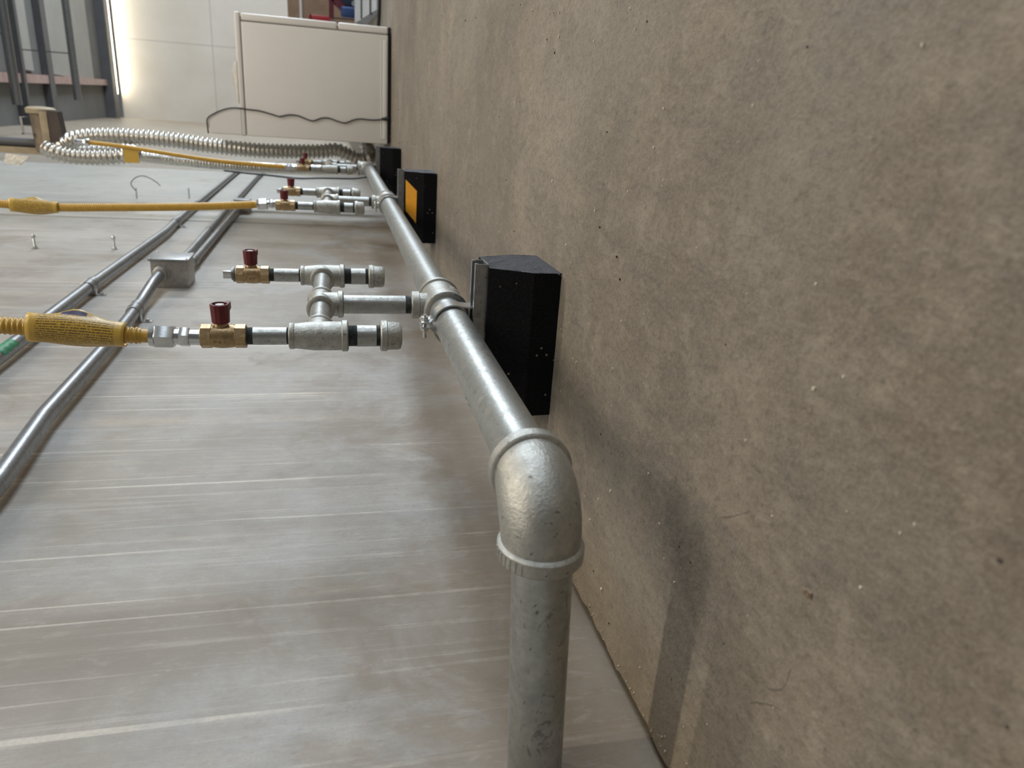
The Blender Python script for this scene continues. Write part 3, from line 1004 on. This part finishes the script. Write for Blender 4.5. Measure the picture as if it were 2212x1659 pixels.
# ------------------------------------------------------------------ conduits on the wall
CY = 0.652
def conduit(pts, r, lab, coups=(), straps=(), mark=None):
    root = thing('conduit', lab, 'conduit', tuple(pts[0]), 'steel conduits on the wall')
    o = tuple(pts[0])
    P = []
    for a, c_ in zip(pts, pts[1:]):
        a, c_ = Vector(a), Vector(c_)
        P += [a.lerp(c_, k / 6) for k in range(6)]
    P.append(Vector(pts[-1]))
    MB().sweep(P, r, 24).build('tube', M['emt'], root, o)
    def at(x):
        for a, c_ in zip(pts, pts[1:]):
            if a[0] <= x <= c_[0]:
                return Vector(a).lerp(Vector(c_), (x - a[0]) / (c_[0] - a[0])), (Vector(c_) - Vector(a)).normalized()
        return Vector(pts[0]), Vector((1, 0, 0))
    for x in coups:
        p, d = at(x)
        MB().lathe(p, d, [(-0.045, r + 0.002), (-0.043, r + 0.004), (-0.002, r + 0.004), (0, r + 0.006), (0.002, r + 0.004), (0.043, r + 0.004), (0.045, r + 0.002)], 24).build('coupling', M['emt'], root, o)
    for x in straps:
        p, d = at(x)
        b = MB()
        vs, fs = [], []
        for k in range(17):
            a = PI * k / 16
            for dx in (-0.010, 0.010):
                for rr in (r + 0.0006, r + 0.003):
                    vs.append((p.x + dx, p.y - math.sin(a) * rr if k not in (0, 16) else WY - 0.001, p.z + math.cos(a) * rr))
        for k in range(16):
            q = k * 4
            fs += [(q + 1, q + 5, q + 7, q + 3), (q, q + 4, q + 5, q + 1), (q + 2, q + 3, q + 7, q + 6), (q, q + 2, q + 6, q + 4)]
        b.add(vs, fs)
        b.box((p.x - 0.010, WY - 0.003, p.z - r - 0.034), (p.x + 0.010, WY, p.z - r - 0.001))
        st = b.build('strap', M['zinc'], root, o, sharp=60)
        nb = MB()
        nut(nb, Vector((p.x, WY - 0.003, p.z - r - 0.020)), (0, -1, 0), 0, 0.007, 0.012)
        nb.build('strap_screw', M['zinc'], st, o)
    if mark:
        xa, xb = mark
        b = MB()
        vs, fs = [], []
        for i in range(7):
            x = xa + (xb - xa) * i / 6
            p, d = at(x)
            for k in range(9):
                a = math.radians(150 + 12 * k + (12 if i % 2 else 0))
                vs.append((x, p.y + math.cos(a) * (r + 0.0006) * 1.0 * (1 if True else 0), p.z + math.sin(a) * (r + 0.0006)))
        for i in range(6):
            for k in range(8):
                q = i * 9 + k
                fs.append((q, q + 1, q + 10, q + 9))
        b.add(vs, fs)
        b.build('paint_mark', M['green'], root, o, label='green paint mark')
    return root
conduit([(1.2, CY, 1.206), (2.05, CY, 1.210), (2.858, CY, 1.226), (4.142, CY, 1.228), (4.52, CY, 1.248), (5.47, CY, 1.278), (7.80, CY, 1.345), (8.5, CY, 1.36)], 0.0205,
        'upper grey conduit with a green paint mark, straight along the wall', (2.84, 4.50), (2.82, 4.5), (2.00, 2.10))
conduit([(0.9, CY, 0.930), (1.304, CY, 0.941), (1.593, CY, 0.966), (2.132, CY, 0.977), (2.40, CY, 0.990), (2.60, CY, 1.003), (2.80, 0.630, 1.006), (2.945, 0.625, 1.008)], 0.0195,
        'lower grey conduit that runs from the edge of the frame into the square pull box', (2.50,), (2.46,))
conduit([(3.085, 0.625, 0.985), (3.5, 0.640, 0.999), (5.151, CY, 1.052), (7.55, CY, 1.099), (8.6, CY, 1.11)], 0.0175,
        'pale conduit leaving the far side of the pull box, upper of the two', (), (4.2,))
conduit([(3.085, 0.645, 0.945), (3.30, 0.650, 0.958), (4.936, CY, 0.985), (5.21, CY, 0.985)], 0.0165,
        'brownish conduit leaving the pull box, lower of the two, into the small box', (3.35,), ())
# pull box
pb = thing('pull_box', 'square grey steel pull box where the lower conduit enters', 'electrical box', (3.0, WY, 0.978))
o = (3.0, WY, 0.978)
b = MB().box((2.95, 0.575, 0.912), (3.085, WY, 1.044), 0, 0.002)
b.build('box_body', M['box'], pb, o)
b = MB()
b.box((2.944, 0.569, 0.906), (3.091, 0.577, 1.050), 0, 0.0015)
b.build('cover_plate', M['emt'], pb, o)
for yy, zz in ((0.603, 0.940), (0.603, 0.978), (0.603, 1.016), (0.640, 0.945)):
    MB().lathe((2.9512, yy, zz), (-1, 0, 0), [(0, 0.0150), (0.0018, 0.0146), (0.0018, 0.0120), (0.0008, 0.0116)], 20).build('knockout', M['box'], pb, o)
MB().lathe((2.951, 0.626, 1.008), (-1, 0, 0), [(0, 0.030), (0.006, 0.030), (0.008, 0.026), (0.04, 0.026), (0.042, 0.0225)], 24).build('connector', M['box'], pb, o)
for xx, zz in ((2.952, 0.914), (2.952, 1.042), (3.083, 0.914), (3.083, 1.042)):
    MB().lathe((xx, 0.569, zz), (0, -1, 0), [(0, 0.005), (0.003, 0.004)], 12).build('cover_screw', M['zinc'], pb, o)
sb = thing('switch_box', 'small grey box at the end of the brownish conduit by the panel joint', 'electrical box', (5.27, WY, 0.97))
MB().box((5.21, 0.60, 0.915), (5.32, WY, 1.012), 0, 0.003).build('box_body', M['box'], sb, (5.27, WY, 0.97))
MB().box((5.207, 0.594, 0.912), (5.323, 0.601, 1.015), 0, 0.001).build('cover_plate', M['emt'], sb, (5.27, WY, 0.97))

# ------------------------------------------------------------------ anchors in the wall
def anchor(loc, lab, nuts=True, L=0.066):
    a = thing('wall_anchor', lab, 'anchor bolt', loc, 'anchor bolts left in the wall')
    prof = []
    for k in range(30):
        prof.append((L * k / 30, 0.0052))
        prof.append((L * (k + 0.5) / 30, 0.0045))
    prof.append((L, 0.004))
    o = Vector(loc)
    MB().lathe(o, (0, -1, 0), prof, 14).build('stud', M['zinc'], a, loc)
    if nuts:
        b = MB()
        b.lathe(o, (0, -1, 0), [(0, 0.015), (0.0025, 0.015)], 20)
        b.build('washer', M['zinc'], a, loc)
        b = MB(); nut(b, o, (0, -1, 0), 0.003, 0.012, 0.0175); b.build('nut', M['zinc'], a, loc)
        b = MB(); nut(b, o, (0, -1, 0), L - 0.016, L - 0.006, 0.0175); b.build('nut', M['zinc'], a, loc)
    return a
anchor((3.718, WY, 1.704), 'anchor bolt with two nuts in the wall, higher of the pair with nuts')
anchor((3.745, WY, 1.378), 'anchor bolt with two nuts in the wall, lower one near the upper conduit')
anchor((5.80, WY, 1.752), 'bare anchor stud in the pale panel, beside the curled wire', False, 0.075)
anchor((5.95, WY, 1.425), 'bare anchor stud in the pale panel, next to the upper conduit', False, 0.075)
wp = smooth_path([(6.0, 0.678, 1.80), (6.0, 0.655, 1.80), (6.02, 0.60, 1.835), (6.05, 0.555, 1.80), (6.05, 0.545, 1.74), (6.0, 0.575, 1.66), (5.95, 0.60, 1.62)], 8)
w0 = MB().sweep([Vector((6.0, 0.69, 1.80))] + wp, 0.0032, 10).build('curled_wire', M['cord'], origin=(6.0, WY, 1.80))
tag(w0, 'thin dark wire curling out of the pale wall panel', 'wire')

# ------------------------------------------------------------------ dryer
DX0, DX1, DY0, DY1 = 4.870, 5.560, -0.508, 0.170
dr = thing('clothes_dryer', 'white clothes dryer standing on the floor beside the wall', 'dryer', (5.2, -0.17, 0))
o = (5.2, -0.17, 0)
db = lambda mb, n, mt, par=dr, **k: mb.build(n, mt, par, o, **k)
db(MB().box((DX0, DY0 + 0.045, 0.022), (DX1, DY1, 0.870), 0, 0.006), 'cabinet', M['white'])
db(MB().box((DX0, DY0, 0.022), (DX1, DY0 + 0.0425, 0.320), 0, 0.010).box((DX0, DY0, 0.3225), (DX1, DY0 + 0.0425, 0.870), 0, 0.010), 'front_panel', M['white'])
db(MB().box((DX0 - 0.002, DY0 - 0.004, 0.873), (DX1, DY1 + 0.002, 0.906), 0, 0.009), 'top_panel', M['white'])
db(MB().box((DX0 + 0.0022, DY0 + 0.02, 0.03), (DX1 - 0.01, DY1 - 0.01, 0.88)), 'inner_liner', M['liner'])
db(MB().box((DX0 - 0.0035, DY0 + 0.075, 0.030), (DX0 + 0.002, DY1 - 0.03, 0.052), 0, 0.0015).box((DX0 - 0.0025, DY0 + 0.075, 0.060), (DX0 + 0.002, DY1 - 0.03, 0.064)), 'base_rail', M['white'])
prof = [(0.168, 0.905), (0.168, 1.080), (0.160, 1.088), (0.100, 1.089), (0.078, 1.082), (0.050, 1.045), (0.028, 0.990), (0.016, 0.935), (0.012, 0.905)]
cn = db(MB().prism([(y, z) for y, z in prof], 0, DX0 + 0.002, DX1 - 0.004), 'control_console', M['white'], bevel=0.004)
db(MB().prism([(y * 0.94 + 0.006, z - 0.006) for y, z in prof], 0, DX0 - 0.004, DX0 + 0.004), 'console_end_cap', M['white'], cn, bevel=0.003)
db(MB().box((DX0 + 0.02, DY0 - 0.0, 0.006), (DX1 - 0.02, DY1 - 0.005, 0.022)), 'foot_gap_fill', M['blackp'])  # black box that fills the gap between floor and cabinet
for x in (DX0 + 0.04, DX1 - 0.04):
    for y in (DY0 + 0.04, DY1 - 0.04):
        db(MB().lathe((x, y, 0), (0, 0, 1), [(0, 0.022), (0.008, 0.022), (0.010, 0.010), (0.022, 0.010)], 16), 'levelling_foot', M['blackp'])
# door on the front (seen only from the side of the photograph's view)
db(MB().box((DX0 + 0.12, DY0 - 0.012, 0.35), (DX1 - 0.12, DY0 + 0.002, 0.80), 0, 0.008), 'loading_door', M['white'])
cx = DX0 - 0.007
cp = [(cx + 0.03, 0.168, 1.095), (cx + 0.004, 0.130, 1.093), (cx, 0.085, 1.089), (cx, 0.052, 1.045), (cx, 0.025, 0.985), (cx, 0.014, 0.93), (cx, 0.018, 0.86), (cx, 0.022, 0.79), (cx, 0.038, 0.715), (cx, 0.046, 0.675),
      (cx, 0.033, 0.62), (cx, 0.035, 0.565), (cx, 0.052, 0.515), (cx, 0.058, 0.475), (cx, 0.040, 0.43), (cx, 0.036, 0.385), (cx, 0.050, 0.335), (cx, 0.058, 0.285), (cx, 0.038, 0.235), (cx, 0.028, 0.19), (cx, 0.030, 0.13),
      (cx, 0.026, 0.08), (cx, 0.018, 0.045), (cx, 0.014, 0.03)]
cd = db(MB().sweep(smooth_path(cp, 5), 0.0042, 10), 'power_cord', M['cord'], label='dark grey power cord hanging down the side')
db(MB().lathe((cx, 0.021, 0.060), (0, -0.12, -1), [(0, 0.005), (0.008, 0.009), (0.03, 0.012), (0.042, 0.012)], 14), 'plug', M['blackp'], cd)
# crumpled plastic lying on the lid
b = MB()
rn = random.Random(5)
nx, ny = 12, 26
vs = []
for i in range(nx + 1):
    for j in range(ny + 1):
        u_, v_ = i / nx, j / ny
        e = math.sin(PI * u_) ** 0.5 * math.sin(PI * v_) ** 0.4
        vs.append((4.868 + 0.20 * u_ + rn.uniform(-1, 1) * 0.006 * e, -0.25 + 0.24 * v_ + rn.uniform(-1, 1) * 0.004, 0.9065 + e * (0.030 + 0.012 * math.cos(v_ * 3.0) + rn.uniform(0, 0.010))))
fs = [(i * (ny + 1) + j, i * (ny + 1) + j + 1, (i + 1) * (ny + 1) + j + 1, (i + 1) * (ny + 1) + j) for i in range(nx) for j in range(ny)]
b.add(vs, fs)
nb_ = len(vs)
b.add([(v[0], v[1], 0.9062) for v in vs], [f[::-1] for f in fs])
cl_ = b.build('crumpled_plastic', M['plastic'], origin=(4.96, -0.14, 0.906), sharp=180)
tag(cl_, 'crumpled white plastic lying on top of the dryer', 'plastic wrap')

# ------------------------------------------------------------------ flexible ducts
def duct(pts, r, amp, pitch, lab, name='flexible_duct', mat='foil', jit=0.0):
    P = resample(smooth_path(pts, 16), pitch / 6)
    rn = random.Random(2)
    rad = [r + amp * math.cos(2 * PI * i / 6) + rn.uniform(-jit, jit) for i in range(len(P))]
    o = MB().sweep(P, rad, 28).build(name, M[mat], origin=tuple(pts[0]), sharp=180)
    return tag(o, lab, 'duct', 'silver flexible ducts')
X5 = 5.42
f5 = X5 / 5.2
def d5(y, z, dx=0.0): # places a point at the duct's distance from the lens, y and z given at 5.2 m
    return (X5 + dx, y * (X5 + dx) / 5.2, 0.352 + (z - 0.352) * (X5 + dx) / 5.2)
duct([(5.52, 0.178, 0.13), (5.52, 0.215, 0.125), (5.48, 0.262, 0.105), d5(0.275, 0.12), d5(0.290, 0.19), d5(0.262, 0.27), d5(0.240, 0.34), d5(0.254, 0.45), d5(0.264, 0.62), d5(0.270, 0.80), d5(0.264, 1.00),
      d5(0.256, 1.15), d5(0.240, 1.32), d5(0.232, 1.50), d5(0.232, 1.68), d5(0.245, 1.84), d5(0.275, 1.95), d5(0.315, 2.00, 0.03), d5(0.335, 1.95, 0.11), d5(0.33, 1.80, 0.14), d5(0.325, 1.66, 0.12),
      d5(0.330, 1.60, 0.02), d5(0.345, 1.64, -0.07), d5(0.360, 1.74, -0.10), d5(0.368, 1.86, -0.10), d5(0.366, 1.97, -0.10), d5(0.348, 2.05, -0.10), d5(0.325, 2.10, -0.08)], 0.046, 0.0065, 0.030,
     'silver ribbed flexible duct that climbs behind the dryer and folds back near the vent')
duct([d5(0.345, 1.62, 0.22), d5(0.352, 1.48, 0.2), d5(0.360, 1.35, 0.2), d5(0.368, 1.18, 0.2), d5(0.374, 1.0, 0.2), d5(0.378, 0.80, 0.2), d5(0.376, 0.62, 0.2), d5(0.372, 0.45, 0.2), d5(0.365, 0.30, 0.2), d5(0.36, 0.20, 0.2), d5(0.36, 0.12, 0.2)],
     0.036, 0.0012, 0.02, 'smooth foil duct below the thin yellow hose, between ribbed duct and wall', jit=0.0012)
# black cable behind the third branch
cb = MB().sweep(smooth_path([(5.9, 0.44, 0.05), (5.85, 0.47, 0.2), (5.8, 0.475, 0.45), (5.8, 0.485, 0.62), (5.8, 0.475, 0.80), (5.8, 0.465, 1.0), (5.85, 0.46, 1.15)], 8), 0.007, 10).build('black_cable', M['blackp'], origin=(5.9, 0.44, 0))
tag(cb, 'thin black cable hanging behind the farthest branch', 'cable')

# ------------------------------------------------------------------ old vent assembly high on the left of the dryer
vt = thing('vent_stack', 'brown weathered vent stack with a round cap and bracket, where the ribbed duct ends', 'vent', (5.45, 0.3, 2.1))
o = (5.45, 0.3, 2.1)
vb = lambda mb, n, mt, **k: mb.build(n, mt, vt, o, **k)
vb(MB().lathe((5.48, 0.36, 2.185), (0, -1, 0), [(0, 0.060), (0.225, 0.068)], 28), 'vent_pipe', M['brown'])
vb(MB().lathe((5.48, 0.135, 2.185), (0, -1, 0), [(0, 0.070), (0.004, 0.086), (0.030, 0.088), (0.042, 0.070), (0.046, 0.02), (0.046, 0.0)], 28, caps=False), 'vent_cap', M['tan'])
vb(MB().box((5.395, 0.118, 2.128), (5.41, 0.352, 2.172), 0, 0.002), 'front_board', M['tan'])
vb(MB().add(
    [(5.40, 0.110, 2.126), (5.40, 0.112, 2.070), (5.40, 0.335, 2.050), (5.40, 0.335, 2.126), (5.50, 0.110, 2.126), (5.50, 0.112, 2.070), (5.50, 0.335, 2.050), (5.50, 0.335, 2.126)],
    [(0, 1, 2, 3), (7, 6, 5, 4), (0, 4, 5, 1), (1, 5, 6, 2), (2, 6, 7, 3), (3, 7, 4, 0)], 0, True), 'side_board', M['dkbrown'])
vb(MB().box((5.41, 0.155, 2.262), (5.47, 0.160, 2.285)).box((5.405, 0.155, 2.275), (5.412, 0.262, 2.288)).box((5.405, 0.255, 2.225), (5.47, 0.262, 2.288)), 'bracket', M['zinc'])
vb(MB().lathe((5.50, 0.318, 2.19), (0, 0, 1), [(0, 0.028), (roof_z(5.5) - 2.10, 0.028)], 20), 'conduit_drop', M['steel'])
vb(MB().box((5.46, 0.345, 2.185), (5.52, 0.385, roof_z(5.5) + 0.1)), 'support_rail', M['tan'])
vb(MB().add([(5.44, 0.40, 2.28), (5.44, 0.46, 2.34), (5.46, 0.45, 2.44), (5.46, 0.39, 2.42)], [(0, 1, 2, 3)], 0, True).add([(5.445, 0.40, 2.28), (5.445, 0.46, 2.34), (5.465, 0.45, 2.44), (5.465, 0.39, 2.42)], [(3, 2, 1, 0)], 0, True), 'foil_scrap', M['foil'])

# ------------------------------------------------------------------ things farther down the hall
ps = thing('plywood_screen', 'brown plywood screen with one pale batten behind the dryer', 'screen', (12.2, -3.0, 0))
o = (12.2, -3.0, 0)
MB().box((12.2, -4.6, 0.02), (12.24, -0.95, 0.985)).build('plywood_sheet', M['ply'], ps, o)
MB().box((12.17, -4.6, 0.78), (12.2, -0.95, 0.815)).build('batten', M['white'], ps, o)
for y in (-4.4, -1.1):
    MB().box((12.0, y - 0.03, 0), (12.5, y + 0.03, 0.04)).build('screen_foot', M['ply'], ps, o)
tb = thing('tool_box', 'red tool box on legs in front of the plywood screen', 'tool box', (11.0, -1.05, 0))
o = (11.0, -1.05, 0)
MB().box((10.9, -1.195, 0.36), (11.2, -1.125, 0.66), 0, 0.01).build('box_body', M['redbox'], tb, o)
MB().box((10.895, -1.20, 0.62), (11.205, -1.12, 0.64)).build('lid_band', M['blackp'], tb, o)
for y in (-1.19, -1.135):
    MB().box((10.92, y, 0), (10.95, y + 0.012, 0.36)).build('leg', M['blackp'], tb, o)
js = thing('equipment_stand', 'maroon and blue machine stand beyond the dryer at the top edge', 'stand', (9.6, -1.1, 0))
o = (9.6, -1.1, 0)
MB().add([(9.6, -1.30, 0.44), (9.6, -1.12, 0.24), (9.6, -1.16, 0.18), (9.6, -1.34, 0.36), (9.75, -1.30, 0.44), (9.75, -1.12, 0.24), (9.75, -1.16, 0.18), (9.75, -1.34, 0.36)],
         [(0, 1, 2, 3), (7, 6, 5, 4), (0, 4, 5, 1), (1, 5, 6, 2), (2, 6, 7, 3), (3, 7, 4, 0)], 0, True).build('brace', M['maroon'], js, o)
MB().box((9.6, -1.24, 0.33), (9.75, -1.03, 0.385)).build('arm', M['maroon'], js, o)
MB().box((9.62, -1.33, 0.08), (9.8, -1.17, 0.28), 0, 0.02).build('motor', M['navy'], js, o)
MB().box((9.55, -1.17, 0.06), (9.7, -1.06, 0.25), 0, 0.02).build('tank', M['blue'], js, o)
MB().box((9.5, -1.5, 0.0), (9.9, -0.98, 0.05), 0, 0.004).build('base', M['blackp'], js, o)
MB().lathe((9.5, -1.20, 0.10), (-1, 0, 0), [(0, 0.03), (0.03, 0.03)], 16).build('dial', M['zinc'], js, o)
bd = thing('bundle_and_sheen', 'pale blue low wedge behind the dryer, part wrapped bundle and part floor sheen, with dark straps', 'bundle', (7.6, -0.98, 0))  # its pale blue also stands in for daylight reflected on the floor
o = (7.6, -0.98, 0)
MB().add([(6.05, -1.30, 0.0), (6.05, -0.74, 0.0), (6.05, -0.74, 0.03), (6.05, -1.30, 0.03), (8.2, -1.40, 0.0), (8.2, -0.86, 0.0), (8.2, -0.86, 0.13), (8.2, -1.40, 0.13)], [(0, 1, 2, 3), (7, 6, 5, 4), (0, 4, 5, 1), (1, 5, 6, 2), (2, 6, 7, 3), (3, 7, 4, 0)], 0, True).build('wrap', M['wrap'], bd, o)
for x, z, y in ((6.45, 0.050, -0.75), (7.3, 0.090, -0.81)):
    MB().box((x, -1.38, z - 0.01), (x + 0.03, y, z + 0.012), 0, 0.002).build('strap', M['steel'], bd, o)
hs = MB().sweep(smooth_path([(5.95, -1.3, 0.012), (5.93, -1.05, 0.012), (5.97, -0.9, 0.012), (6.0, -0.72, 0.012), (6.15, -0.62, 0.012), (6.3, -0.5, 0.012)], 8), 0.012, 10).build('floor_hose', M['blackp'], origin=(5.95, -1.3, 0))
tag(hs, 'dark hose lying on the floor between dryer and pale blue wedge', 'hose')

# ------------------------------------------------------------------ grit on the floor
def pebble(b, x, y, s, rn):
    vs = []
    for sx in (-1, 1):
        for sy in (-1, 1):
            for sz in (0, 1):
                vs.append((x + sx * s * rn.uniform(0.5, 1.0), y + sy * s * rn.uniform(0.5, 1.0), sz * s * rn.uniform(0.6, 1.1)))
    b.add(vs, [(0, 1, 3, 2), (4, 6, 7, 5), (0, 4, 5, 1), (2, 3, 7, 6), (0, 2, 6, 4), (1, 5, 7, 3)], 0, True)
rn = random.Random(11)
for name, mt, n, lab in (('pale_grit', M['stone'], 300, 'scattered pale chips of concrete grit on the floor'), ('dark_grit', M['grit'], 130, 'scattered dark specks of dirt on the floor')):
    b = MB()
    for i in range(n):
        x = rn.uniform(0.2, 1.6) if i % 3 else rn.uniform(1.6, 5)
        y = rn.uniform(-0.7, 0.66)
        if any(abs(x - bx) < 0.09 and by - 0.01 < y < by + 0.26 for bx, by, _ in BL): continue
        pebble(b, x, y, rn.choice((0.0006, 0.0008, 0.001, 0.0014)) * (1 + 0.35 * x), rn)
    tag(b.build(name, mt), lab, 'grit', None, 'stuff')
b = MB()
for i in range(150):
    x = rn.uniform(0.25, 1.1)
    y = WY - 0.023 + rn.gauss(0, 0.006)
    if y > WY - 0.018: continue
    pebble(b, x, y, rn.choice((0.0006, 0.0009, 0.0014)), rn)
tag(b.build('joint_crumbs', M['tan']), 'brown crumbs lying along the foot of the wall', 'crumbs', None, 'stuff')
b = MB()
for k in range(5):
    pebble(b, 0.395 + rn.uniform(-0.003, 0.003), 0.328 + rn.uniform(-0.004, 0.004), 0.0028, rn)
tag(b.build('dry_leaf_bit', M['brown']), 'small brown dry scrap on the bare floor right of the elbow', 'scrap')
